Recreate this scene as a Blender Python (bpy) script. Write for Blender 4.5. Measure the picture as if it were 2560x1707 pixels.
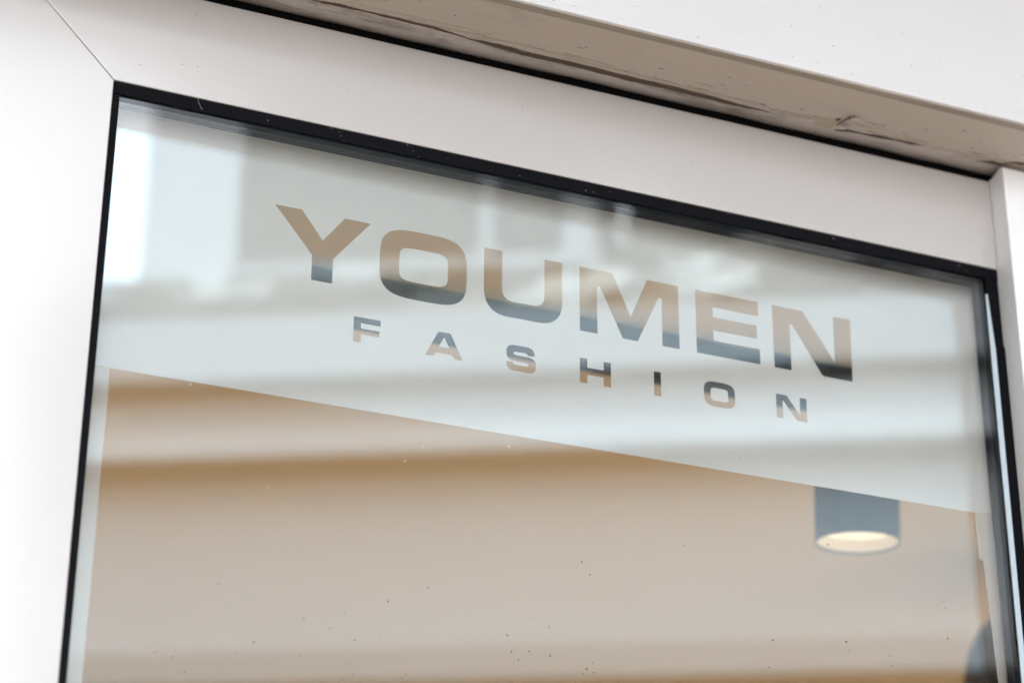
import bpy, bmesh, math, random
from mathutils import Vector, Matrix, noise
rnd = random.Random(7)
sc = bpy.context.scene
for o in list(bpy.data.objects):
    bpy.data.objects.remove(o)

# ------------------------------------------------------------------ camera
YAW, PITCH, ROLL = math.radians(23.125), math.radians(24.682), math.radians(0.314)
cy, sy, cp, sp = math.cos(YAW), math.sin(YAW), math.cos(PITCH), math.sin(PITCH)
fwd = Vector((sy * cp, cy * cp, sp)); rgt = Vector((cy, -sy, 0)); upv = rgt.cross(fwd)
r2 = math.cos(ROLL) * rgt + math.sin(ROLL) * upv
u2 = -math.sin(ROLL) * rgt + math.cos(ROLL) * upv
cam = bpy.data.cameras.new('camera')
cam_ob = bpy.data.objects.new('camera', cam)
sc.collection.objects.link(cam_ob)
cam_ob.matrix_world = Matrix(((r2.x, u2.x, -fwd.x, 0.0), (r2.y, u2.y, -fwd.y, -1.75), (r2.z, u2.z, -fwd.z, 1.6), (0, 0, 0, 1)))
cam.sensor_width = 36.0
cam.lens = 36.0 * 5553.65 / 2560
cam.clip_start = 0.05
cam.clip_end = 600
cam.dof.use_dof = True
cam.dof.focus_distance = 2.10
cam.dof.aperture_fstop = 3.6
sc.camera = cam_ob

# ------------------------------------------------------------------ sky, sun, exposure
SUN_EL, SUN_AZ = math.radians(60), math.radians(-100)      # compass-style azimuth measured from +Y towards +X
world = bpy.data.worlds.new('World'); sc.world = world
world.use_nodes = True
nt = world.node_tree; nt.nodes.clear()
sky = nt.nodes.new('ShaderNodeTexSky'); sky.sky_type = 'NISHITA'; sky.sun_disc = False
sky.sun_elevation = SUN_EL; sky.sun_rotation = SUN_AZ
sky.air_density = 1.0; sky.dust_density = 4.0; sky.ozone_density = 1.0
hs = nt.nodes.new('ShaderNodeHueSaturation'); hs.inputs['Saturation'].default_value = 0.30
bg = nt.nodes.new('ShaderNodeBackground'); bg.inputs['Strength'].default_value = 0.15
wo = nt.nodes.new('ShaderNodeOutputWorld')
ov_mix = nt.nodes.new('ShaderNodeMix'); ov_mix.data_type = 'RGBA'          # even cloud cover over the clear sky
ov_mix.inputs[0].default_value = 0.85; ov_mix.inputs[7].default_value = (6.4, 6.8, 7.3, 1)
nt.links.new(sky.outputs[0], hs.inputs['Color']); nt.links.new(hs.outputs[0], ov_mix.inputs[6])
nt.links.new(ov_mix.outputs[2], bg.inputs['Color'])
nt.links.new(bg.outputs[0], wo.inputs['Surface'])

sun = bpy.data.lights.new('sun', 'SUN'); sun.energy = 0.5; sun.angle = math.radians(40); sun.color = (1.0, 0.96, 0.90)
sun_ob = bpy.data.objects.new('sun', sun); sc.collection.objects.link(sun_ob)
sd = Vector((math.sin(SUN_AZ) * math.cos(SUN_EL), math.cos(SUN_AZ) * math.cos(SUN_EL), math.sin(SUN_EL)))
sun_ob.rotation_euler = sd.to_track_quat('Z', 'Y').to_euler()
sun_ob.location = (-9, -2, 14)

sc.view_settings.view_transform = 'Standard'
sc.view_settings.look = 'None'
sc.view_settings.exposure = 2.55
sc.view_settings.gamma = 1.0
sc.view_settings.use_curve_mapping = False
sc.render.engine = 'CYCLES'
sc.cycles.use_denoising = True
sc.cycles.max_bounces = 14
sc.cycles.diffuse_bounces = 5
sc.cycles.glossy_bounces = 6
sc.cycles.transparent_max_bounces = 24
sc.cycles.caustics_reflective = False
sc.cycles.caustics_refractive = False
sc.cycles.sample_clamp_indirect = 6.0

# ------------------------------------------------------------------ materials
def mat(name):
    m = bpy.data.materials.new(name); m.use_nodes = True
    n = m.node_tree; n.nodes.clear()
    out = n.nodes.new('ShaderNodeOutputMaterial')
    return m, n, out

def N(n, t, **kw):
    x = n.nodes.new(t)
    for k, v in kw.items():
        if k.startswith('_'): setattr(x, k[1:], v)
        else: x.inputs[k.replace('__', ' ')].default_value = v
    return x

def paint(name, col, rough=0.45, spec=0.5, var=0.06, scale=14.0, stretch=(1, 1, 1), bump=0.0, bscale=300.0, bstretch=(1, 1, 1),
          dirt=None, dirt_scale=30.0, dirt_lo=0.62, dirt_hi=0.75, dirt_stretch=(1, 1, 1), metallic=0.0, coat=0.0, bdist=0.0005):
    m, n, out = mat(name)
    b = N(n, 'ShaderNodeBsdfPrincipled', Roughness=rough, Metallic=metallic)
    b.inputs['Specular IOR Level'].default_value = spec
    b.inputs['Coat Weight'].default_value = coat
    b.inputs['Coat Roughness'].default_value = 0.12
    n.links.new(b.outputs[0], out.inputs['Surface'])
    geo = N(n, 'ShaderNodeNewGeometry')
    def mapped(s):
        mp = N(n, 'ShaderNodeMapping'); mp.inputs['Scale'].default_value = s
        n.links.new(geo.outputs['Position'], mp.inputs['Vector']); return mp
    nz = N(n, 'ShaderNodeTexNoise', Scale=scale, Detail=6.0, Roughness=0.6)
    n.links.new(mapped(stretch).outputs[0], nz.inputs['Vector'])
    lo = tuple(c * (1 - var) for c in col) + (1,); hi = tuple(min(1, c * (1 + var)) for c in col) + (1,)
    mx = N(n, 'ShaderNodeMix', _data_type='RGBA')
    mx.inputs[6].default_value = lo; mx.inputs[7].default_value = hi
    n.links.new(nz.outputs[0], mx.inputs[0])
    colour = mx.outputs[2]
    if dirt:
        dn = N(n, 'ShaderNodeTexNoise', Scale=dirt_scale, Detail=8.0, Roughness=0.68)
        n.links.new(mapped(dirt_stretch).outputs[0], dn.inputs['Vector'])
        mr = N(n, 'ShaderNodeMapRange'); mr.inputs[1].default_value = dirt_lo; mr.inputs[2].default_value = dirt_hi
        n.links.new(dn.outputs[0], mr.inputs[0])
        m2 = N(n, 'ShaderNodeMix', _data_type='RGBA'); m2.inputs[7].default_value = tuple(dirt) + (1,)
        n.links.new(mr.outputs[0], m2.inputs[0]); n.links.new(colour, m2.inputs[6]); colour = m2.outputs[2]
    n.links.new(colour, b.inputs['Base Color'])
    if bump:
        bn = N(n, 'ShaderNodeTexNoise', Scale=bscale, Detail=5.0, Roughness=0.6)
        n.links.new(mapped(bstretch).outputs[0], bn.inputs['Vector'])
        bp = N(n, 'ShaderNodeBump', Strength=bump, Distance=bdist)
        n.links.new(bn.outputs[0], bp.inputs['Height']); n.links.new(bp.outputs[0], b.inputs['Normal'])
    return m

def glass_mat(name, tint, f0=0.043, rc=(0.97, 0.99, 1.0, 1)):
    m, n, out = mat(name)
    geo = N(n, 'ShaderNodeNewGeometry')
    dt = N(n, 'ShaderNodeVectorMath', _operation='DOT_PRODUCT')
    n.links.new(geo.outputs['Normal'], dt.inputs[0]); n.links.new(geo.outputs['Incoming'], dt.inputs[1])
    ab = N(n, 'ShaderNodeMath', _operation='ABSOLUTE'); n.links.new(dt.outputs['Value'], ab.inputs[0])
    om = N(n, 'ShaderNodeMath', _operation='SUBTRACT'); om.inputs[0].default_value = 1.0; n.links.new(ab.outputs[0], om.inputs[1])
    pw = N(n, 'ShaderNodeMath', _operation='POWER'); n.links.new(om.outputs[0], pw.inputs[0]); pw.inputs[1].default_value = 5.0
    ma = N(n, 'ShaderNodeMath', _operation='MULTIPLY_ADD'); n.links.new(pw.outputs[0], ma.inputs[0])
    ma.inputs[1].default_value = 1 - f0; ma.inputs[2].default_value = f0
    tr = N(n, 'ShaderNodeBsdfTransparent', Color=tint)
    gl = N(n, 'ShaderNodeBsdfGlossy', Color=rc, Roughness=0.0)
    mx = N(n, 'ShaderNodeMixShader')
    n.links.new(ma.outputs[0], mx.inputs[0]); n.links.new(tr.outputs[0], mx.inputs[1]); n.links.new(gl.outputs[0], mx.inputs[2])
    n.links.new(mx.outputs[0], out.inputs['Surface'])
    return m

def film_mat(name='frosted_film', clear=0.0):
    m, n, out = mat(name)
    geo = N(n, 'ShaderNodeNewGeometry')
    nz = N(n, 'ShaderNodeTexNoise', Scale=26.0, Detail=9.0, Roughness=0.72); n.links.new(geo.outputs['Position'], nz.inputs['Vector'])
    mx = N(n, 'ShaderNodeMix', _data_type='RGBA')
    mx.inputs[6].default_value = (0.81, 0.775, 0.735, 1); mx.inputs[7].default_value = (0.89, 0.855, 0.815, 1)
    n.links.new(nz.outputs[0], mx.inputs[0])
    d = N(n, 'ShaderNodeBsdfDiffuse'); t = N(n, 'ShaderNodeBsdfTranslucent')
    n.links.new(mx.outputs[2], d.inputs[0]); n.links.new(mx.outputs[2], t.inputs[0])
    ms = N(n, 'ShaderNodeMixShader'); ms.inputs[0].default_value = 0.33
    n.links.new(d.outputs[0], ms.inputs[1]); n.links.new(t.outputs[0], ms.inputs[2])
    tr = N(n, 'ShaderNodeBsdfTransparent', Color=(1, 1, 1, 1)); mt = N(n, 'ShaderNodeMixShader'); mt.inputs[0].default_value = clear
    n.links.new(ms.outputs[0], mt.inputs[1]); n.links.new(tr.outputs[0], mt.inputs[2])
    n.links.new(mt.outputs[0], out.inputs['Surface'])
    return m

def clear_mat():
    m, n, out = mat('clear_cutout')
    tr = N(n, 'ShaderNodeBsdfTransparent', Color=(1, 1, 1, 1)); gl = N(n, 'ShaderNodeBsdfGlossy', Color=(1, 1, 1, 1), Roughness=0.0)
    mx = N(n, 'ShaderNodeMixShader'); mx.inputs[0].default_value = 0.01
    n.links.new(tr.outputs[0], mx.inputs[1]); n.links.new(gl.outputs[0], mx.inputs[2]); n.links.new(mx.outputs[0], out.inputs['Surface'])
    return m

def emit(name, col, s):
    m, n, out = mat(name)
    e = N(n, 'ShaderNodeEmission', Color=tuple(col) + (1,), Strength=s); n.links.new(e.outputs[0], out.inputs['Surface'])
    return m

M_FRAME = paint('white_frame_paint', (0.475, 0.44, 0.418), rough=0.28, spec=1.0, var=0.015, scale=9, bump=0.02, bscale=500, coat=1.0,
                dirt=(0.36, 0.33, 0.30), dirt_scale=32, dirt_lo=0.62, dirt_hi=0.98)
M_POST = paint('white_post_paint', (0.82, 0.80, 0.79), rough=0.4, var=0.04, scale=30, stretch=(1, 1, 0.15), bump=0.08, bscale=160, bstretch=(1, 1, 0.1),
               dirt=(0.42, 0.35, 0.30), dirt_scale=60, dirt_lo=0.63, dirt_hi=0.78, dirt_stretch=(1, 1, 0.2))
M_BLACK = paint('black_rubber', (0.0045, 0.0045, 0.006), rough=0.65, spec=0.06, var=0.3, scale=60, bump=0.05, bscale=900)
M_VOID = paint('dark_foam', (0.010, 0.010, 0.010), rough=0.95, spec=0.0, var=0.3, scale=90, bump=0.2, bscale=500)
M_SPACER = paint('dark_spacer_bar', (0.010, 0.016, 0.023), rough=0.6, spec=0.1, var=0.15)
M_EDGE_STRIP = paint('pale_blue_edge', (0.50, 0.58, 0.63), rough=0.3, var=0.03, metallic=0.0)
M_GLASS_O = glass_mat('outer_glass', (0.985, 0.992, 0.990, 1))
M_GLASS_I = glass_mat('inner_glass', (0.985, 0.992, 0.990, 1), 0.070, (0.54, 0.80, 0.96, 1))
M_FILM = film_mat()
M_FILM_T = film_mat('thin_border_film', 0.42)
M_CLEAR = clear_mat()
M_SOFFIT = paint('soffit_paint', (0.56, 0.465, 0.385), rough=0.7, var=0.05, scale=35, stretch=(0.35, 1, 1), bump=0.35, bscale=170, bstretch=(0.15, 1, 1),
                 dirt=(0.30, 0.24, 0.19), dirt_scale=26, dirt_lo=0.55, dirt_hi=0.90, dirt_stretch=(0.25, 1, 1))
M_COVE = paint('soffit_edge_paint', (0.60, 0.515, 0.465), rough=0.6, var=0.06, scale=50, stretch=(0.25, 1, 1), bump=0.4, bscale=140, bstretch=(0.2, 1, 1),
               dirt=(0.16, 0.125, 0.10), dirt_scale=38, dirt_lo=0.50, dirt_hi=0.74, dirt_stretch=(0.3, 1, 1))
M_FASCIA = paint('fascia_paint', (0.68, 0.66, 0.655), rough=0.62, var=0.03, scale=20, stretch=(0.3, 1, 1), bump=0.5, bscale=150, bstretch=(0.14, 1, 1.0), bdist=0.0022,
                 dirt=(0.66, 0.63, 0.60), dirt_scale=38, dirt_lo=0.64, dirt_hi=0.84, dirt_stretch=(0.5, 1, 1))
M_FEDGE = paint('fascia_edge', (0.36, 0.30, 0.24), rough=0.8, var=0.45, scale=130, stretch=(0.05, 1.6, 1), bump=0.6, bscale=260, bstretch=(0.04, 1.5, 1))
M_BARE = paint('bare_wood', (0.11, 0.072, 0.048), rough=0.85, var=0.35, scale=260, stretch=(0.06, 1, 1), bump=0.5, bscale=420, bstretch=(0.05, 1, 1))
M_TAN = paint('flaked_underpaint', (0.50, 0.40, 0.31), rough=0.8, var=0.12, scale=120)
M_TAN2 = paint('thin_grime', (0.16, 0.14, 0.12), rough=0.9, var=0.3, scale=800)
M_DIRT = paint('grime', (0.16, 0.13, 0.11), rough=0.9, var=0.3, scale=800)
M_SCR = paint('scratched_paint', (0.30, 0.23, 0.17), rough=0.9, var=0.3, scale=200)
M_DUST = paint('pale_dust', (0.50, 0.47, 0.43), rough=0.9, var=0.1, scale=800)
M_CEIL = paint('shop_ceiling_paint', (0.60, 0.545, 0.41), rough=0.85, var=0.02, scale=2.5)
M_ROOM = paint('shop_wall_paint', (0.66, 0.52, 0.38), rough=0.9, var=0.03, scale=2.0)
M_FLOOR = paint('shop_floor_wood', (0.50, 0.36, 0.24), rough=0.5, var=0.2, scale=6, stretch=(1, 0.1, 1))
M_LAMP = paint('lamp_dark_grey', (0.045, 0.048, 0.054), rough=0.5, spec=0.3, var=0.05)
M_REFL = paint('lamp_reflector', (0.86, 0.78, 0.68), rough=0.30, var=0.02, metallic=0.0)
M_BULB = emit('lamp_bulb', (1.0, 0.80, 0.55), 0.4)
M_GLOW = emit('lit_reflector_glow', (1.0, 0.78, 0.48), 0.22)  # glow standing in for lamplight on the inner reflector wall
M_RAIL = paint('track_rail_black', (0.020, 0.022, 0.022), rough=0.5, spec=0.3, var=0.1)
M_RENDER = paint('shop_render', (0.60, 0.58, 0.55), rough=0.85, var=0.06, scale=5, bump=0.3, bscale=80)
M_GROUND = paint('street_paving', (0.20, 0.185, 0.17), rough=0.8, var=0.18, scale=3.0, bump=0.3, bscale=30)
M_OWHITE = paint('opposite_white_render', (0.85, 0.85, 0.85), rough=0.8, var=0.03, scale=1.5)
M_OSOFF = paint('opposite_shade_toned_soffit', (0.045, 0.034, 0.026), rough=0.8, var=0.2, scale=6)  # dark brown timber, its tone also carrying the shadow under the cornices
M_OTILE = paint('opposite_roof_tile', (0.17, 0.15, 0.125), rough=0.8, var=1.0, scale=2.6, stretch=(1, 1, 1.5))
M_OPALE = paint('opposite_pale_tile', (0.20, 0.20, 0.185), rough=0.8, var=0.8, scale=2.6)
M_ODARK = paint('opposite_window_glass', (0.12, 0.118, 0.105), rough=0.35, var=0.1, scale=1.0)
M_OEAVE = paint('opposite_pale_grey_boards', (0.43, 0.43, 0.43), rough=0.8, var=0.04, scale=1.5)
M_OGREY = paint('opposite_grey_render', (0.62, 0.62, 0.62), rough=0.8, var=0.03, scale=1.5)
M_OBAND = paint('opposite_band_render', (0.47, 0.47, 0.47), rough=0.8, var=0.03, scale=1.5)
M_OMID = paint('opposite_mid_render', (0.58, 0.58, 0.58), rough=0.8, var=0.03, scale=1.5)
M_OFRAME = paint('opposite_window_frame', (0.46, 0.46, 0.45), rough=0.5, var=0.02)
M_OBASE = paint('added_house_cream_render', (0.52, 0.50, 0.47), rough=0.85, var=0.15, scale=6)

# ------------------------------------------------------------------ helpers
COL = sc.collection
def link(name, me, m, parent=None, smooth=False):
    o = bpy.data.objects.new(name, me); COL.objects.link(o)
    if m is not None and not me.materials: me.materials.append(m)
    if parent is not None: o.parent = parent
    if smooth:
        for p in me.polygons: p.use_smooth = True
    return o
def tag(o, label=None, cat=None, group=None, kind=None):
    if label: o['label'] = label
    if cat: o['category'] = cat
    if group: o['group'] = group
    if kind: o['kind'] = kind
    return o
def empty(name, loc, rz=0.0):
    o = bpy.data.objects.new(name, None); COL.objects.link(o); o.location = loc; o.rotation_euler = (0, 0, rz)
    o.empty_display_size = 0.1; return o
def done(bm, name, m, parent=None, smooth=False):
    bmesh.ops.recalc_face_normals(bm, faces=bm.faces)
    me = bpy.data.meshes.new(name); bm.to_mesh(me); bm.free()
    return link(name, me, m, parent, smooth)
def add_box(bm, lo, hi, bev=0.0, seg=2):
    vs = [bm.verts.new((x, y, z)) for x in (lo[0], hi[0]) for y in (lo[1], hi[1]) for z in (lo[2], hi[2])]
    for f in ((0, 1, 3, 2), (4, 6, 7, 5), (0, 4, 5, 1), (2, 3, 7, 6), (0, 2, 6, 4), (1, 5, 7, 3)):
        bm.faces.new([vs[i] for i in f])
    if bev:
        es = list({e for v in vs for e in v.link_edges})
        bmesh.ops.bevel(bm, geom=es, offset=bev, segments=seg, affect='EDGES', profile=0.5)
def box(name, lo, hi, m, parent=None, bev=0.0, seg=2):
    bm = bmesh.new(); add_box(bm, lo, hi, bev, seg)
    return done(bm, name, m, parent)
def prism(name, pts, y0, y1, m, parent=None, bev=0.0, axis='y'):
    """polygon in the x-z plane (axis y) or y-z plane (axis x), extruded"""
    bm = bmesh.new()
    mk = (lambda a, b, c: (a, c, b)) if axis == 'y' else ((lambda a, b, c: (c, a, b)) if axis == 'x' else (lambda a, b, c: (a, b, c)))
    A = [bm.verts.new(mk(a, b, y0)) for a, b in pts]; B = [bm.verts.new(mk(a, b, y1)) for a, b in pts]
    bm.faces.new(A); bm.faces.new(B[::-1])
    k = len(pts)
    for i in range(k): bm.faces.new([A[i], B[i], B[(i + 1) % k], A[(i + 1) % k]])
    if bev: bmesh.ops.bevel(bm, geom=list(bm.edges), offset=bev, segments=3, affect='EDGES', profile=0.5)
    return done(bm, name, m, parent)
def lathe(name, prof, m, parent, loc, seg=64, smooth=True):
    """prof: list of (radius, z); revolved about z"""
    bm = bmesh.new(); rings = []
    for r, z in prof:
        if r < 1e-6: rings.append([bm.verts.new((loc[0], loc[1], loc[2] + z))])
        else: rings.append([bm.verts.new((loc[0] + r * math.cos(2 * math.pi * i / seg), loc[1] + r * math.sin(2 * math.pi * i / seg), loc[2] + z)) for i in range(seg)])
    for a, b in zip(rings, rings[1:]):
        for i in range(seg):
            j = (i + 1) % seg
            if len(a) == 1 and len(b) == 1: break
            if len(a) == 1: bm.faces.new([a[0], b[i], b[j]])
            elif len(b) == 1: bm.faces.new([a[i], a[j], b[0]])
            else: bm.faces.new([a[i], a[j], b[j], b[i]])
    return done(bm, name, m, parent, smooth)
def flat_curve(name, splines, y, thick, m, parent):
    """closed outlines in x-z (even-odd fill) made into a thin sheet standing at y"""
    cu = bpy.data.curves.new(name, 'CURVE'); cu.dimensions = '2D'; cu.fill_mode = 'BOTH'; cu.extrude = thick / 2
    for s in splines:
        p = cu.splines.new('POLY'); p.points.add(len(s) - 1); p.use_cyclic_u = True
        for q, (a, b) in zip(p.points, s): q.co = (a, b, 0, 1)
    tmp = bpy.data.objects.new('tmp', cu); COL.objects.link(tmp)
    dg = bpy.context.evaluated_depsgraph_get(); dg.update()
    me = bpy.data.meshes.new_from_object(tmp.evaluated_get(dg))
    bpy.data.objects.remove(tmp); bpy.data.curves.remove(cu)
    me.transform(Matrix(((1, 0, 0, 0), (0, 0, -1, y), (0, 1, 0, 0), (0, 0, 0, 1))))
    me.materials.clear(); me.name = name
    return link(name, me, m, parent)
def tube(name, pts, r, m, parent, seg=6):
    bm = bmesh.new(); rings = []
    for i, p in enumerate(pts):
        p = Vector(p); t = (Vector(pts[min(i + 1, len(pts) - 1)]) - Vector(pts[max(i - 1, 0)])).normalized()
        a = t.orthogonal().normalized(); b = t.cross(a)
        rings.append([bm.verts.new(p + r * (math.cos(2 * math.pi * k / seg) * a + math.sin(2 * math.pi * k / seg) * b)) for k in range(seg)])
    for A, B in zip(rings, rings[1:]):
        for k in range(seg): bm.faces.new([A[k], A[(k + 1) % seg], B[(k + 1) % seg], B[k]])
    bm.faces.new(rings[0]); bm.faces.new(rings[-1][::-1])
    return done(bm, name, m, parent, True)

# ------------------------------------------------------------------ ground
bm = bmesh.new()
vs = [bm.verts.new(p) for p in ((-150, -150, 0), (150, -150, 0), (150, 150, 0), (-150, 150, 0))]; bm.faces.new(vs)
tag(done(bm, 'ground', M_GROUND), kind='structure')

# ------------------------------------------------------------------ shop building shell
HT, HB = 2.7707, 2.6638            # head: top and bottom of the white face
XL, XR = 0.3503, 1.3120            # glazing opening
JX = XL - (HT - HB)                # outer edge of the left jamb
shop = empty('shop_building', (0, 0.1, 0))
tag(shop, 'rendered shop building that the white window frame is set in', 'building')
def part(name, lo, hi, m, **k):
    o = box(name, (lo[0], lo[1] - 0.1, lo[2]), (hi[0], hi[1] - 0.1, hi[2]), m, shop, **k); return o
part('wall', (-4.0, 0.01, 0), (JX - 0.032, 0.25, 2.80), M_RENDER)
part('wall', (1.417, 0.01, 0), (5.5, 0.058, 2.80), M_RENDER)
part('wall', (JX - 0.03, 0.01, 0), (1.418, 0.25, 0.40), M_RENDER)
part('wall', (-4.0, 0.02, 2.802), (5.5, 0.25, 3.50), M_RENDER)
part('added_shading_storey', (-7.0, -1.30, 3.502), (5.5, 0.25, 6.6), M_RENDER)  # unseen storey added overhead to keep sky light off the facade
tag(box('floor', (-3.8, 0.252, 0.0), (5.3, 6.0, 0.05), M_FLOOR), kind='structure')
CZ = 2.7245
tag(box('ceiling', (-3.8, 0.062, CZ), (5.3, 6.0, CZ + 0.04), M_CEIL), kind='structure')
tag(box('wall_back', (-3.8, 6.0, 0.0), (5.3, 6.1, CZ + 0.04), M_ROOM), kind='structure')
tag(box('wall_left', (-3.9, 0.252, 0.0), (-3.8, 6.0, CZ + 0.04), M_ROOM), kind='structure')
tag(box('wall_right', (5.3, 0.252, 0.0), (5.4, 6.0, CZ + 0.04), M_ROOM), kind='structure')

# ------------------------------------------------------------------ overhang above the window: soffit boards, fascia, peeling paint
SZ = 2.783
ov = empty('overhang', (0.8, 0.0, SZ))
tag(ov, 'weathered overhang with white fascia and beige soffit of peeling paint above the window', 'overhang')
def child(o, p):
    o.parent = p; o.matrix_parent_inverse = p.matrix_basis.inverted(); return o
SEG = 160
def ragged_plate(name, x0, x1, yf0, yf1, z0, z1, m, parent, n=SEG):
    """long board in x whose two y edges follow functions of x"""
    bm = bmesh.new(); R = []
    for i in range(n + 1):
        x = x0 + (x1 - x0) * i / n; a, b = yf0(x), yf1(x)
        R.append([bm.verts.new((x, a, z0)), bm.verts.new((x, b, z0)), bm.verts.new((x, b, z1)), bm.verts.new((x, a, z1))])
    for A, B in zip(R, R[1:]):
        for k in range(4): bm.faces.new([A[k], A[(k + 1) % 4], B[(k + 1) % 4], B[k]])
    bm.faces.new(R[0]); bm.faces.new(R[-1][::-1])
    return child(done(bm, name, m), parent)
def wob(seed, amp, f):
    q = random.Random(seed); t = [(q.uniform(0.3, 1) * f * k, q.uniform(0, 6.28), q.uniform(0.4, 1) / k ** 0.6) for k in range(1, 9)]
    return lambda x: amp * sum(a * math.sin(w * x + p) for w, p, a in t)
w1, w2, w3 = wob(1, 0.0006, 30), wob(2, 0.0007, 24), wob(3, 0.0008, 16)
crack_y = lambda x: -0.0205 + w1(x)
ragged_plate('soffit_board', -3.0, 4.5, lambda x: -0.0897, lambda x: crack_y(x) - 0.0003, SZ, SZ + 0.016, M_SOFFIT, ov, 900)
# inner strip bends up into the dark joint
bm = bmesh.new(); R = []
for i in range(901):
    x = -3.0 + 7.5 * i / 900; c = crack_y(x); e = w3(x)
    prof = [(c, SZ + 0.0006), (-0.0130 + e, SZ + 0.0004), (-0.006 + e, SZ + 0.0005), (0.000 + e, SZ + 0.0009), (0.006 + e, SZ + 0.0018), (0.0118 + e, SZ + 0.0036), (c, SZ + 0.018)]
    R.append([bm.verts.new((x, a, b)) for a, b in prof])
for A, B in zip(R, R[1:]):
    for k in range(7): bm.faces.new([A[k], A[(k + 1) % 7], B[(k + 1) % 7], B[k]])
child(done(bm, 'soffit_lip', M_COVE, None, False), ov)
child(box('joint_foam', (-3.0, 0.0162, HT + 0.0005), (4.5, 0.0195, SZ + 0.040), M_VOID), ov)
child(box('fascia_board', (-3.0, -0.1008, SZ + 0.0012), (4.5, -0.0905, 3.30), M_FASCIA, None, 0.0015, 3), ov)
child(box('fascia_edge_strip', (-3.0, -0.0993, SZ - 0.0006), (4.5, -0.0899, SZ + 0.0011), M_FEDGE), ov)

def ragged_strip(name, path, m, z, amp, n=140, seed=5, taper=True):
    """path: (x, y, half width) knots -> flat ragged sliver just below the soffit"""
    a, b = wob(seed, amp, 60), wob(seed + 1, amp, 75)
    q = random.Random(seed); bm = bmesh.new(); prev = None
    x0, x1 = path[0][0], path[-1][0]
    for i in range(n + 1):
        x = x0 + (x1 - x0) * i / n
        for (p, s) in zip(path, path[1:]):
            if p[0] <= x <= s[0]: t = (x - p[0]) / (s[0] - p[0]); yy = p[1] + (s[1] - p[1]) * t; hw = p[2] + (s[2] - p[2]) * t
        j = q.uniform(-1, 1) * amp * 0.8; k = q.uniform(-1, 1) * amp * 0.8
        lo, hi = yy - max(0.00012, hw + a(x) + j), yy + max(0.00012, hw + b(x) + k)
        V = [bm.verts.new((x, lo, z)), bm.verts.new((x, hi, z)), bm.verts.new((x, hi, z + 0.0003)), bm.verts.new((x, lo, z + 0.0003))]
        if prev:
            for kk in range(4): bm.faces.new([prev[kk], prev[(kk + 1) % 4], V[(kk + 1) % 4], V[kk]])
        prev = V
    return child(done(bm, name, m), ov)
zc = SZ - 0.0004
ragged_strip('paint_crack', [(0.20, -0.024, 0.0018), (0.53, -0.0240, 0.0010), (0.556, -0.0250, 0.0028), (0.582, -0.0256, 0.0012), (0.619, -0.0252, 0.0020), (0.651, -0.0248, 0.0018),
              (0.696, -0.0204, 0.0013), (0.73, -0.0196, 0.0040), (0.75, -0.0178, 0.0034), (0.79, -0.0180, 0.0036), (0.85, -0.0175, 0.0042), (0.93, -0.0165, 0.0034),
              (0.98, -0.0150, 0.0026), (1.03, -0.0155, 0.0006)], M_BARE, zc, 0.00045, 420, 11)
ragged_strip('paint_crack', [(0.640, -0.0283, 0.0003), (0.66, -0.0285, 0.0009), (0.70, -0.0300, 0.0005), (0.74, -0.0305, 0.0010), (0.80, -0.0295, 0.0004)], M_TAN, zc, 0.0003, 140, 23)
ragged_strip('paint_crack', [(0.80, -0.0262, 0.0006), (0.86, -0.0272, 0.0010), (0.94, -0.0255, 0.0008), (1.02, -0.0240, 0.0004)], M_TAN, zc, 0.0003, 140, 24)
ragged_strip('paint_crack', [(0.56, -0.0335, 0.0002), (0.62, -0.0350, 0.0005), (0.70, -0.0372, 0.0002)], M_TAN, zc, 0.00022, 100, 25)
ragged_strip('paint_crack', [(1.1116, -0.0111, 0.0005), (1.1218, -0.0150, 0.0026), (1.1421, -0.0157, 0.0008), (1.1619, -0.0175, 0.0022), (1.1823, -0.0186, 0.0010), (1.20, -0.0196, 0.0018), (1.213, -0.0203, 0.0003)], M_BARE, zc, 0.00035, 140, 31)
ragged_strip('paint_crack', [(1.285, -0.0150, 0.0003), (1.3028, -0.0197, 0.0030), (1.315, -0.0190, 0.0022), (1.325, -0.0290, 0.0022), (1.34, -0.0310, 0.0030), (1.40, -0.03, 0.001)], M_BARE, zc, 0.0006, 90, 37)
def blob(name, pts, z0, z1, m, par):
    """small chip of paint: polygon in x-y given thickness"""
    bm = bmesh.new(); A = [bm.verts.new((x, y, z0)) for x, y in pts]; B = [bm.verts.new((x, y, z1)) for x, y in pts]
    bm.faces.new(A); bm.faces.new(B[::-1])
    for i in range(len(pts)): bm.faces.new([A[i], B[i], B[(i + 1) % len(pts)], A[(i + 1) % len(pts)]])
    return child(done(bm, name, m), par)
blob('bare_patch', [(1.052, -0.0232), (1.066, -0.0222), (1.0796, -0.0206), (1.0842, -0.0176), (1.0850, -0.0130), (1.0905, -0.0112), (1.0962, -0.0118), (1.1010, -0.0098), (1.1056, -0.0130), (1.1068, -0.0210), (1.1046, -0.0252), (1.1058, -0.0304), (1.0990, -0.0316), (1.0930, -0.0280), (1.085, -0.0270), (1.074, -0.0246), (1.062, -0.0252)], zc, zc + 0.0003, M_TAN, ov)
blob('loose_paint_flake', [(1.1073, -0.0218), (1.1090, -0.0340), (1.1110, -0.0419), (1.1170, -0.0445), (1.1215, -0.0465), (1.1190, -0.034), (1.1220, -0.0240), (1.1159, -0.0178)], SZ - 0.0028, SZ - 0.0020, M_COVE, ov)
blob('bare_patch', [(1.1095, -0.0412), (1.1120, -0.0400), (1.1125, -0.0440), (1.1100, -0.0450)], SZ - 0.0031, SZ - 0.0029, M_BARE, ov)
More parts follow.
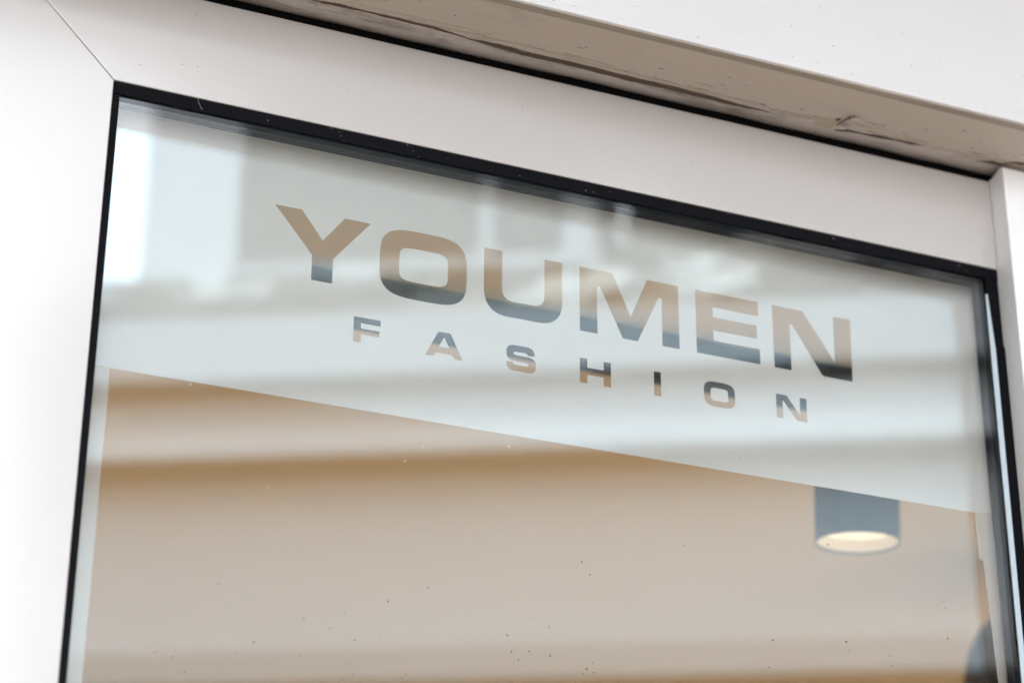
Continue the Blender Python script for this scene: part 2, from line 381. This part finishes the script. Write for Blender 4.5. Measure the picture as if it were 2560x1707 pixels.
blob('bare_patch', [(1.1000, -0.0300), (1.1040, -0.0290), (1.1062, -0.0330), (1.1030, -0.0352)], zc - 0.0002, zc - 0.0001, M_BARE, ov)
# fine flecks of dirt on soffit and fascia: nobody could count them
bm = bmesh.new()
for i in range(90):
    x = rnd.uniform(0.45, 1.42); y = -0.022 - abs(rnd.gauss(0, 0.022))
    if y < -0.088: continue
    l, w = rnd.uniform(0.0003, 0.0040) * rnd.random(), rnd.uniform(0.00012, 0.00035)
    add_box(bm, (x - l, y - w, zc), (x + l, y + w, zc + 0.0003))
for i in range(34):
    x, z = rnd.uniform(0.65, 1.45), SZ + 0.006 + abs(rnd.gauss(0, 0.09))
    l, w = rnd.uniform(0.0002, 0.0009), rnd.uniform(0.0002, 0.0004)
    add_box(bm, (x - l, -0.1011, z - w), (x + l, -0.1006, z + w))
tag(child(done(bm, 'dirt_flecks', M_DIRT), ov), kind='stuff')
bm = bmesh.new(); q = random.Random(77)
for i in range(90):                                    # long thin scratches and lifted paint edges beside the crack
    x = q.uniform(0.45, 1.36); y = -0.020 - abs(q.gauss(0, 0.009)); l = q.uniform(0.002, 0.016); w = q.uniform(0.00006, 0.00022); sl = q.uniform(-0.05, 0.05)
    A = [(x - l, y - l * sl), (x - l * 0.3, y - l * 0.3 * sl - w), (x + l * 0.4, y + l * 0.4 * sl - w * 0.7), (x + l, y + l * sl), (x + l * 0.3, y + l * 0.3 * sl + w), (x - l * 0.5, y - l * 0.5 * sl + w * 0.8)]
    lo_ = [bm.verts.new((u, v, zc + 0.00005)) for u, v in A]; hi_ = [bm.verts.new((u, v, zc + 0.0003)) for u, v in A]
    bm.faces.new(lo_); bm.faces.new(hi_[::-1])
    for k in range(6): bm.faces.new([lo_[k], hi_[k], hi_[(k + 1) % 6], lo_[(k + 1) % 6]])
tag(child(done(bm, 'paint_scratches', M_SCR), ov), kind='stuff')

# ------------------------------------------------------------------ the shop window
win = empty('shop_window', (0.83, 0.03, 0.40))
tag(win, 'white framed shop window with frosted film lettered YOUMEN FASHION', 'window')
W = lambda o: child(o, win)
gap = 0.00016
mz = lambda k: (XL - k, HB + k)
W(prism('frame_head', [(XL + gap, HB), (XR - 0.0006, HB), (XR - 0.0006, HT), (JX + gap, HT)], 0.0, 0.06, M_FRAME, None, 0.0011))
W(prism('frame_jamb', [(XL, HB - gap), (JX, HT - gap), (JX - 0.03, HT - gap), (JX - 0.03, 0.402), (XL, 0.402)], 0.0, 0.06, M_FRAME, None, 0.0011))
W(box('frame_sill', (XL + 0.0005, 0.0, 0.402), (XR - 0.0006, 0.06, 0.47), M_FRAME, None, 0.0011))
# post on the right: stands 25 mm proud, chamfered head
W(prism('mullion_post', [(0.06, 0.402), (-0.025, 0.402), (-0.025, 2.7765), (-0.019, 2.7785), (-0.004, 2.7712), (0.06, 2.7712)], XR, 1.415, M_POST, None, 0.0012, 'x'))
# gaskets
GB = 2.6506
W(box('gasket', (XL + 0.0004, 0.0008, GB), (XR - 0.0008, 0.0034, HB - 0.0004), M_BLACK, None, 0.0008))
W(box('gasket', (XL + 0.0002, 0.0010, 0.473), (0.3572, 0.0034, GB - 0.0003), M_BLACK, None, 0.0008))
W(prism('gasket', [(1.2950, GB - 0.0004), (1.3104, GB - 0.0004), (1.3106, 2.5735), (1.2998, 2.5715)], 0.0008, 0.0034, M_BLACK, None, 0.0006))
W(prism('gasket', [(1.3006, 2.5708), (1.3042, 2.5725), (1.3117, 2.5735), (1.3118, 0.473), (1.3010, 0.473)], 0.0004, 0.0034, M_BLACK, None, 0.0006))
W(prism('pale_edge_strip', [(1.2942, 2.6320), (1.2992, 2.6335), (1.2994, 2.5715), (1.3004, 2.5690), (1.3008, 0.473), (1.2942, 0.473)], 0.0012, 0.0033, M_EDGE_STRIP, None, 0.0005))  # pale blue-grey strip between the right gasket and the clear glass
W(box('gasket', (XL + 0.0004, 0.0358, 2.6568), (XR - 0.0008, 0.048, HB - 0.0004), M_BLACK, None, 0.0008))
W(box('gasket', (XL + 0.0004, 0.0358, 0.473), (0.3580, 0.048, 2.6564), M_BLACK, None, 0.0008))
W(box('gasket', (1.3032, 0.0358, 0.473), (XR - 0.0008, 0.048, 2.6564), M_BLACK, None, 0.0008))
# panes and the spacer between them
W(box('glass_pane', (XL + 0.002, 0.0036, 0.471), (XR - 0.002, 0.0076, HB - 0.0006), M_GLASS_O))
W(box('glass_pane', (XL + 0.002, 0.0310, 0.471), (XR - 0.002, 0.0350, HB - 0.0006), M_GLASS_I))
W(box('spacer_bar', (XL + 0.002, 0.0079, 2.6600), (XR - 0.002, 0.0307, HB - 0.0006), M_SPACER))
W(box('spacer_bar', (XL + 0.002, 0.0079, 0.471), (0.3565, 0.0307, 2.6598), M_SPACER))
W(box('spacer_bar', (1.2985, 0.0192, 0.471), (XR - 0.002, 0.0307, 2.6598), M_SPACER))

# lettering (millimetres: x, z) ------------------------------------------------
ZB, ZT, SB, ST = 2517.4, 2587.3, 2462.3, 2488.3
def squircle(x0, x1, z0, z1, n=3.6, k=48):
    cx, cz, rx, rz = (x0 + x1) / 2, (z0 + z1) / 2, (x1 - x0) / 2, (z1 - z0) / 2; P = []
    for i in range(k):
        a = 2 * math.pi * i / k; c, s = math.cos(a), math.sin(a)
        P.append((cx + rx * math.copysign(abs(c) ** (2 / n), c), cz + rz * math.copysign(abs(s) ** (2 / n), s)))
    return P
def arc(cx, cz, rx, rz, a0, a1, k=12, n=2.5):
    P = []
    for i in range(k + 1):
        a = math.radians(a0 + (a1 - a0) * i / k); c, s = math.cos(a), math.sin(a)
        P.append((cx + rx * math.copysign(abs(c) ** (2 / n), c), cz + rz * math.copysign(abs(s) ** (2 / n), s)))
    return P
U_ = [(732.4, ZT), (751.6, ZT)] + arc(764.5, 2549, 12.9, 14.5, 180, 270) + arc(784.0, 2549, 12.6, 14.5, 270, 360) + [(796.6, ZT), (815.6, ZT)] \
     + arc(789.0, 2546, 26.6, 28.6, 360, 270) + arc(759.0, 2546, 26.6, 28.6, 270, 180)
def s_shape():
    t = 6.6
    x0, x1, z0, z1 = 756.6, 787.4, SB - 0.5, ST + 0.5; zm = (z0 + z1) / 2
    up, lo = zm + t / 2 - 0.2, zm - t / 2 + 0.2
    P = [(x1 - 1.4, 2480.3)]
    P += arc(x1 - 10.4, z1 - 7.5, 9.0, 7.5, 8, 90, 10) + arc(x0 + 9, z1 - 7.5, 9.0, 7.5, 90, 180, 10)
    P += arc(x0 + 9, lo + 7.5, 9.0, 7.5, 180, 270, 10)
    P += arc(x1 - 12, lo - 2.3, 4.4, 2.3, 90, 0, 6) + arc(x1 - 12, z0 + t + 2.3, 4.4, 2.3, 0, -90, 6)
    P += arc(x0 + 11, z0 + t + 2.3, 4.0, 2.3, 270, 190, 6)
    P += [(x0 + 7.0, 2471.0), (x0, 2470.8)]
    P += arc(x0 + 9, z0 + 7.5, 9.0, 7.5, 184, 270, 10) + arc(x1 - 9, z0 + 7.5, 9.0, 7.5, 270, 360, 10)
    P += arc(x1 - 9, up - 7.5, 9.0, 7.5, 0, 90, 10)
    P += arc(x0 + 11.5, up + 2.3, 4.2, 2.3, 270, 180, 6) + arc(x0 + 11.5, z1 - t - 2.3, 4.2, 2.3, 180, 90, 6)
    P += arc(x1 - 12.5, z1 - t - 2.3, 4.0, 2.3, 90, 10, 6) + [(778.9, 2480.0)]
    return P
LETTERS = [
 ('Y', [[(519.2, ZT + 1.6), (546.1, ZT + 1.6), (567.6, 2560.4), (588.9, ZT + 1.2), (615.1, ZT + 1.0), (578.7, 2543.2), (578.6, ZB), (558.0, ZB), (557.8, 2543.4)]]),
 ('O', [squircle(625.0, 714.6, 2516.6, 2589.2), squircle(644.9, 694.9, 2535.0, 2570.6, 5.0)]),
 ('U', [U_]),
 ('M', [[(834.5, ZT), (867.6, ZT), (870.4, 2586.6), (872.2, 2584.3), (890.1, 2542.6), (909.1, ZT), (944.1, ZT), (944.0, ZB), (924.8, ZB), (925.0, 2569.4), (921.5, 2569.4), (897.4, ZB), (881.2, ZB), (856.8, 2569.2), (853.6, 2569.2), (853.6, ZB), (834.5, ZB)]]),
 ('E', [[(963.4, ZT), (1035.6, ZT), (1035.4, 2570.9), (982.6, 2570.9), (982.7, 2560.0), (1032.8, 2560.0), (1032.6, 2545.3), (982.8, 2545.3), (982.8, 2534.0), (1035.4, 2534.0), (1035.4, ZB), (963.2, ZB)]]),
 ('N', [[(1051.8, ZT), (1084.6, ZT), (1087.2, 2586.8), (1089.2, 2585.2), (1123.4, 2535.4), (1124.2, ZT + 0.3), (1144.8, ZT + 0.6), (1143.2, ZB), (1110.0, ZB), (1107.8, 2518.2), (1106.4, 2519.8), (1074.4, 2569.2), (1071.6, 2569.0), (1071.5, ZB), (1051.9, ZB)]]),
 ('F', [[(601.5, ST), (628.2, ST), (628.2, 2482.3), (608.8, 2482.3), (608.8, 2477.0), (627.3, 2477.0), (627.3, 2470.9), (608.9, 2470.9), (608.9, SB), (601.4, SB)]]),
 ('A', [[(687.2, ST), (698.2, ST), (699.3, 2487.2), (711.8, SB), (703.6, SB), (702.6, 2464.2), (700.8, 2465.7), (698.6, 2466.4), (685.6, 2466.4), (683.6, 2465.6), (682.0, 2462.6), (681.6, SB), (673.4, SB), (685.9, 2487.2)],
        [(691.6, 2482.2), (692.4, 2482.7), (693.1, 2482.2), (697.9, 2472.8), (687.1, 2472.8)]]),
 ('S', [s_shape()]),
 ('H', [[(834.2, ST), (842.1, ST), (842.1, 2479.0), (859.7, 2479.0), (859.7, ST), (867.5, ST), (867.4, SB), (859.6, SB), (859.6, 2471.3), (842.1, 2471.3), (842.0, SB), (834.0, SB)]]),
 ('I', [[(914.5, ST), (922.1, ST), (922.1, SB), (914.4, SB)]]),
 ('O', [squircle(969.6, 1004.6, SB - 0.5, ST + 0.6), squircle(977.1, 996.8, 2468.4, 2482.2, 5.0)]),
 ('N', [[(1051.6, ST), (1063.4, ST), (1064.8, 2487.4), (1078.7, 2468.9), (1079.1, ST), (1086.8, ST), (1086.7, SB), (1075.6, SB), (1074.2, 2463.2), (1059.8, 2481.9), (1059.1, 2481.7), (1058.9, SB), (1051.5, SB)]]),
]
mm = lambda P: [(a / 1000, b / 1000) for a, b in P]
FB = 2.3948
film_outline = [(0.3600, 2.6556), (1.3005, 2.6556), (1.3010, FB + 0.0020), (1.2800, FB + 0.0005), (0.3770, FB), (0.3600, FB - 0.0003)]
strip_left = [(0.3600, FB - 0.0007), (0.3770, FB - 0.0004), (0.3776, 2.364), (0.3768, 2.285), (0.3772, 2.257), (0.3765, 2.109), (0.3765, 0.474), (0.3600, 0.474)]
strip_right = [(1.2800, FB + 0.0001), (1.3010, FB + 0.0016), (1.3040, 2.219), (1.3040, 0.474), (1.2925, 0.474), (1.2905, 2.2167), (1.2851, 2.3440), (1.2806, 2.3458)]
for so in (strip_left, strip_right):
    W(flat_curve('film_border_strip', [so], 0.03515, 0.0001, M_FILM_T, None))
film = W(flat_curve('frosted_film', [film_outline] + [mm(p) for _, L in LETTERS for p in L], 0.03515, 0.0001, M_FILM, None))
def shrink(P, d):
    """pull an outline inward by d so that it does not touch the film's cut edge"""
    k = len(P); area = sum(P[i][0] * P[(i + 1) % k][1] - P[(i + 1) % k][0] * P[i][1] for i in range(k)); sg = 1 if area > 0 else -1
    Q = []
    for i in range(k):
        a, b, c = Vector(P[i - 1]), Vector(P[i]), Vector(P[(i + 1) % k])
        n1 = (b - a).orthogonal().normalized() * sg; n2 = (c - b).orthogonal().normalized() * sg
        v = (n1 + n2); v = v.normalized() if v.length > 1e-6 else n1
        Q.append((b.x + v.x * d, b.y + v.y * d))
    return Q
for ch, L in LETTERS:
    pl = [shrink(mm(L[0]), 0.00012)] + [shrink(mm(p), -0.00012) for p in L[1:]]
    o = flat_curve('letter', pl, 0.03515, 0.00006, M_CLEAR, None)
    big = L[0][0][1] > 2500
    o['label'] = ('large' if big else 'small') + ' clear letter ' + ch + ' cut out of the frosted film'
    o.parent = film; o.matrix_parent_inverse = Matrix.Identity(4)

# dirt specks on the outside of the glass, dust, insect spots on the frame
DARK = [(0.7122, 2.1689), (0.75, 2.1739), (0.7567, 2.1671), (0.7459, 2.1883), (0.7668, 2.1763), (0.7866, 2.2014), (0.7876, 2.1749), (0.769, 2.2073), (0.8295, 2.1736), (0.8307, 2.1642), (0.8236, 2.1669), (0.8198, 2.1619), (0.8194, 2.2673), (0.8275, 2.2561), (0.9096, 2.2967), (0.5961, 2.144), (0.6027, 2.1353), (0.5922, 2.1298), (0.7104, 2.1822), (0.7312, 2.1626), (0.8512, 2.2227), (0.6321, 2.2047), (0.5767, 2.258), (0.7142, 2.2766), (0.5983, 2.1581), (0.6215, 2.137), (0.6469, 2.1373), (0.5128, 2.1528), (0.4433, 2.1313), (0.4528, 2.21), (0.5351, 2.2361), (0.4292, 2.1184), (0.4544, 2.1195), (0.4978, 2.1406), (0.4281, 2.1334), (0.5559, 2.1794), (0.4791, 2.1997), (1.083, 2.3222), (1.0839, 2.3164), (1.0165, 2.2178), (1.097, 2.2263), (1.0993, 2.218), (1.1451, 2.2187), (1.0114, 2.1909), (1.2125, 2.2748), (1.2108, 2.2821), (1.2444, 2.3169), (1.2127, 2.244), (0.9262, 2.2985), (1.1464, 2.2089)]
LIGHT = [(0.6613, 2.3544), (0.613, 2.3379), (0.6442, 2.3382), (0.7464, 2.3691), (0.6565, 2.3499), (0.4425, 2.378), (0.4413, 2.3725), (0.5681, 2.4802), (0.5176, 2.2941), (0.4049, 2.2914), (0.3751, 2.2575), (0.9897, 2.3976)]
HEADS = [(0.3732, 2.6852), (0.422, 2.7524), (0.4269, 2.6964), (0.5741, 2.7067), (0.2779, 2.6772), (0.3264, 2.6047), (0.6007, 2.7158), (0.7372, 2.7555), (0.9089, 2.7487), (0.7053, 2.7226), (0.5755, 2.7669), (0.612, 2.7625), (0.6244, 2.7656)]
def specks(name, pts, y, r0, r1, m, parent, seed):
    q = random.Random(seed); bm = bmesh.new()
    for x, z in pts:
        r = q.uniform(r0, r1); e = q.uniform(0.55, 1.0); ph = q.uniform(0, 3.14); k = 8; ring = []
        for i in range(k):
            a = 2 * math.pi * i / k; rr = r * q.uniform(0.75, 1.1); u, v = rr * math.cos(a), rr * e * math.sin(a)
            ring.append(bm.verts.new((x + u * math.cos(ph) - v * math.sin(ph), y, z + u * math.sin(ph) + v * math.cos(ph))))
        top = bm.verts.new((x, y - r * 0.35, z))
        for i in range(k): bm.faces.new([ring[i], ring[(i + 1) % k], top])
        bm.faces.new(ring[::-1])
    return tag(W(done(bm, name, m)), kind='stuff')
specks('dirt_specks', DARK[:14] + DARK[37:44], 0.0035, 0.0006, 0.0014, M_DIRT, win, 3)
specks('dirt_specks', DARK[14:37] + DARK[44:] + [(rnd.uniform(0.42, 1.25), 2.12 + abs(rnd.gauss(0, 0.07))) for _ in range(30)], 0.0035, 0.0005, 0.0010, M_TAN2, win, 4)
specks('dust_specks', LIGHT, 0.0035, 0.0006, 0.0014, M_DUST, win, 5)
specks('insect_spots', HEADS + [(rnd.uniform(0.3, 1.3), rnd.uniform(2.69, 2.768)) for _ in range(14)], -0.0001, 0.0003, 0.0009, M_DIRT, win, 6)
web = [(0.4290, 0.0006, 2.6634), (0.4300, 0.0004, 2.6610), (0.4306, 0.0004, 2.6588), (0.4322, 0.0003, 2.6560), (0.4330, 0.0004, 2.6535), (0.4346, 0.0004, 2.6524), (0.4350, 0.0004, 2.6538), (0.4336, 0.0004, 2.6532), (0.4330, 0.0004, 2.6545)]
specks('gasket_dust', [(rnd.uniform(0.36, 1.30), rnd.uniform(2.6515, 2.6625)) for _ in range(26)], 0.0007, 0.0002, 0.0006, M_DUST, win, 8)
W(tube('cobweb_thread', web, 0.00012, M_DUST, None))

# ------------------------------------------------------------------ inside the shop
rail = empty('track_rail', (0.8, 0.415, CZ))
tag(rail, 'black lighting rail on the shop ceiling seen through the letters', 'lighting rail')
child(box('rail_channel', (-2.2, 0.400, 2.667), (3.9, 0.430, CZ - 0.0005), M_RAIL, None, 0.002), rail)
child(box('end_cap', (-2.206, 0.399, 2.666), (-2.2005, 0.431, CZ - 0.0005), M_RAIL), rail)
child(box('end_cap', (3.9005, 0.399, 2.666), (3.906, 0.431, CZ - 0.0005), M_RAIL), rail)

def cylinder_lamp(x, label, power):
    y, zb, R = 0.452, 2.5145, 0.0520
    t = empty('ceiling_spotlight', (x, y, zb)); tag(t, label, 'spotlight', 'cylinder spotlights hanging from the lighting rail')
    L = lambda o: child(o, t)
    L(lathe('housing', [(R, 0.001), (R, 0.128), (R - 0.002, 0.131), (0, 0.131)], M_LAMP, None, (x, y, zb)))
    L(lathe('rim', [(R, 0.001), (R - 0.0004, -0.0002), (R - 0.0014, 0.0002), (R - 0.0018, 0.003)], M_LAMP, None, (x, y, zb)))
    L(lathe('reflector', [(R - 0.0019, 0.0022), (R - 0.0045, 0.0165)], M_REFL, None, (x, y, zb)))
    L(lathe('lit_reflector_ring', [(R - 0.0046, 0.0168), (R - 0.010, 0.030), (0.022, 0.0445)], M_GLOW, None, (x, y, zb)))  # upper reflector wall, its lit look made by emission
    L(lathe('bulb', [(0.0219, 0.044), (0.020, 0.040), (0.012, 0.037), (0, 0.0362)], M_BULB, None, (x, y, zb)))
    L(box('rail_adapter', (x - 0.03, 0.401, 2.6455), (x + 0.03, 0.478, 2.6665), M_RAIL, None, 0.002))
    la = bpy.data.lights.new('spot_light', 'SPOT'); la.energy = power; la.color = (1.0, 0.84, 0.66)
    la.spot_size = math.radians(92); la.spot_blend = 0.35; la.shadow_soft_size = 0.018
    lo = bpy.data.objects.new('spot_light', la); COL.objects.link(lo); lo.location = (x, y, zb + 0.003); child(lo, t)
    t.rotation_euler = (math.radians(4.5), 0, 0)
    return t
cylinder_lamp(1.4025, 'lit dark grey cylinder spotlight hanging at right below the frosted film', 60)
cylinder_lamp(-0.55, 'unseen dark grey cylinder spotlight added at left to light the room', 60)  # lamp added out of view so the ceiling is lit evenly
cylinder_lamp(2.55, 'unseen dark grey cylinder spotlight added at right to light the room', 60)  # second added lamp, also out of view, for room light

px_, py_, pz_ = 1.996, 0.90, 2.520
pl = empty('pendant_lamp', (px_, py_, pz_)); tag(pl, 'dark domed lamp partly hidden behind the right window edge', 'pendant lamp')
child(lathe('shade', [(0.114, -0.075), (0.118, -0.03), (0.117, 0.01), (0.108, 0.050), (0.092, 0.083), (0.068, 0.108), (0.036, 0.123), (0.012, 0.128), (0, 0.128)], M_LAMP, None, (px_, py_, pz_)), pl)
child(lathe('shade_lining', [(0.112, -0.075), (0.115, -0.03), (0.114, 0.01), (0.105, 0.049), (0.089, 0.081), (0.066, 0.105), (0.03, 0.120), (0, 0.121)], M_LAMP, None, (px_, py_, pz_)), pl)
child(tube('cord', [(px_, py_, pz_ + 0.126), (px_, py_, CZ - 0.015)], 0.003, M_RAIL, None, 8), pl)
child(lathe('ceiling_rose', [(0.04, -0.0155), (0.042, -0.001), (0, -0.001)], M_LAMP, None, (px_, py_, CZ)), pl)

# ------------------------------------------------------------------ house across the street (seen as the reflection in the glass)
ang = math.atan2(0.4767, 0.879)
opp = empty('opposite_house', (4.32, -8.37, 0), ang)
tag(opp, 'white rendered house across the street mirrored in the glass', 'house')
def OB(name, lo, hi, m, par=None, bev=0.0):
    o = box(name, lo, hi, m, None, bev); o.parent = par or opp; return o
X0, X1 = -2.75, 8.0
OB('wall', (X0, -6.0, 0), (X1, -0.62, 4.90), M_OWHITE)
OB('wall', (X0, -6.0, 4.962), (X1, -0.29, 6.20), M_OGREY)
OB('wall', (X0, -6.0, 6.202), (X1, -0.21, 6.60), M_OMID)
OB('cornice', (X0, -0.60, 4.782), (X1, 0.0, 4.96), M_OBAND)
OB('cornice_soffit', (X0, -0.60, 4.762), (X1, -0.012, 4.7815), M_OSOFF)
OB('cornice', (X0, -0.28, 6.045), (X1, 0.0, 6.19), M_OMID)
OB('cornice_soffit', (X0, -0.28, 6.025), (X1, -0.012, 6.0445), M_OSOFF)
OB('eaves_board', (X0, -0.20, 6.505), (X1, 0.0, 6.88), M_OEAVE)
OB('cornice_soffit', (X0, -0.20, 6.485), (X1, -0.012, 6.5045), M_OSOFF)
def OP(name, pts, x0, x1, m): 
    o = prism(name, pts, x0, x1, m, None, 0.0, 'x'); o.parent = opp; return o
OP('roof', [(-0.02, 6.882), (-1.0, 7.60), (-1.0, 6.882)], X0, 0.55, M_OPALE)
OP('roof', [(-0.02, 6.882), (-4.2, 9.95), (-4.2, 6.882)], 0.552, X1, M_OTILE)
# rows of roof tiles, too small and blurred in the reflection to tell apart; tones differ from tile to tile
TONES = [paint('roof_tile_tone', c, rough=0.8, var=0.3, scale=5) for c in ((0.05, 0.045, 0.038), (0.13, 0.115, 0.095), (0.27, 0.25, 0.22), (0.60, 0.58, 0.54))]
bm = bmesh.new(); q = random.Random(12)
sl = math.atan2(0.718, 0.98)
for row in range(18):
    xx = -2.74 + q.uniform(0, 0.2)
    while xx < 7.6:
        wd = q.uniform(0.20, 0.30); y0 = -0.02 - row * 0.20 * math.cos(sl); z0 = 6.885 + row * 0.20 * math.sin(sl)
        if row < 6 or xx > 0.60:
            t = 0.03 + q.uniform(0, 0.05); dy, dz = 0.23 * math.cos(sl), 0.23 * math.sin(sl)
            V = [bm.verts.new(p) for p in ((xx, y0, z0), (xx + wd - 0.02, y0, z0), (xx + wd - 0.02, y0, z0 + t), (xx, y0, z0 + t), (xx, y0 - dy, z0 + dz), (xx + wd - 0.02, y0 - dy, z0 + dz), (xx + wd - 0.02, y0 - dy, z0 + dz + 0.012), (xx, y0 - dy, z0 + dz + 0.012))]
            v = noise.noise(Vector((xx * 1.9, row * 0.33, 3.7))) * 1.5 + q.uniform(-0.22, 0.22)
            k = (0 if v < -0.25 else 1 if v < 0.05 else 2 if v < 0.30 else 3) if xx > 0.2 else (1 if v < -0.15 else 2 if v < 0.2 else 3)
            for f in ((0, 1, 2, 3), (3, 2, 6, 7), (0, 3, 7, 4), (1, 5, 6, 2)):
                fc = bm.faces.new([V[i] for i in f]); fc.material_index = k
        xx += wd
o = done(bm, 'roof_tiles', TONES[0]); o.parent = opp; tag(o, kind='stuff')
for t_ in TONES[1:]: o.data.materials.append(t_)
# dormer with dark panes between white posts
OB('dormer_wall', (-2.39, -3.6, 7.50), (-1.79, -1.0, 10.3), M_OGREY)
OB('dormer_sill', (-1.788, -1.05, 7.60), (0.47, -0.93, 7.68), M_OFRAME)
OB('dormer_wall', (-1.788, -3.6, 7.30), (0.47, -1.08, 10.3), M_ODARK)
for a, b in ((-1.78, -0.28), (-0.19, 0.23)):
    w = OB('dormer_window', (a, -1.078, 7.682), (b, -1.05, 10.0), M_ODARK)
for a, b in ((-0.275, -0.195), (0.235, 0.42)): OB('dormer_post', (a, -1.076, 7.682), (b, -0.97, 10.0), M_OFRAME)
OB('dormer_roof', (-2.6, -3.8, 10.31), (0.70, -0.75, 10.45), M_OFRAME)
# ground floor openings
for i, a in enumerate((-2.2, 0.8, 3.8)):
    w = OB('window', (a, -0.625, 1.0), (a + 2.0, -0.60, 3.6), M_ODARK)
    for lo, hi in (((a - 0.08, -0.618, 0.92), (a - 0.002, -0.56, 3.68)), ((a + 2.002, -0.618, 0.92), (a + 2.08, -0.56, 3.68)), ((a, -0.618, 3.602), (a + 2.0, -0.56, 3.68)), ((a, -0.618, 0.90), (a + 2.0, -0.54, 0.998))):
        OB('window_frame', lo, hi, M_OFRAME, w)

# unseen house added on the left to block sky light and bounce some back
nb = empty('added_side_house', (-7.9, -6.0, 0)); tag(nb, 'unseen cream rendered house added on the left to cut sky light', 'house')
for nm, lo, hi, mt in (('wall', (-3.5, -7.0, 0), (2.4, 5.9, 7.6), M_OBASE), ('roof', (-3.7, -7.2, 7.602), (2.6, 6.1, 7.9), M_OTILE)):
    o = box(nm, lo, hi, mt); o.parent = nb
for a in (-5.5, -2.5, 0.5, 3.0):
    for zz in (1.0, 4.2):
        o = box('window', (2.402, a, zz), (2.43, a + 1.2, zz + 1.8), M_ODARK); o.parent = nb
        f = box('window_frame', (2.402, a - 0.08, zz + 1.802), (2.46, a + 1.28, zz + 1.9), M_OFRAME); f.parent = o
        f = box('window_frame', (2.402, a - 0.08, zz - 0.1), (2.48, a + 1.28, zz - 0.002), M_OFRAME); f.parent = o
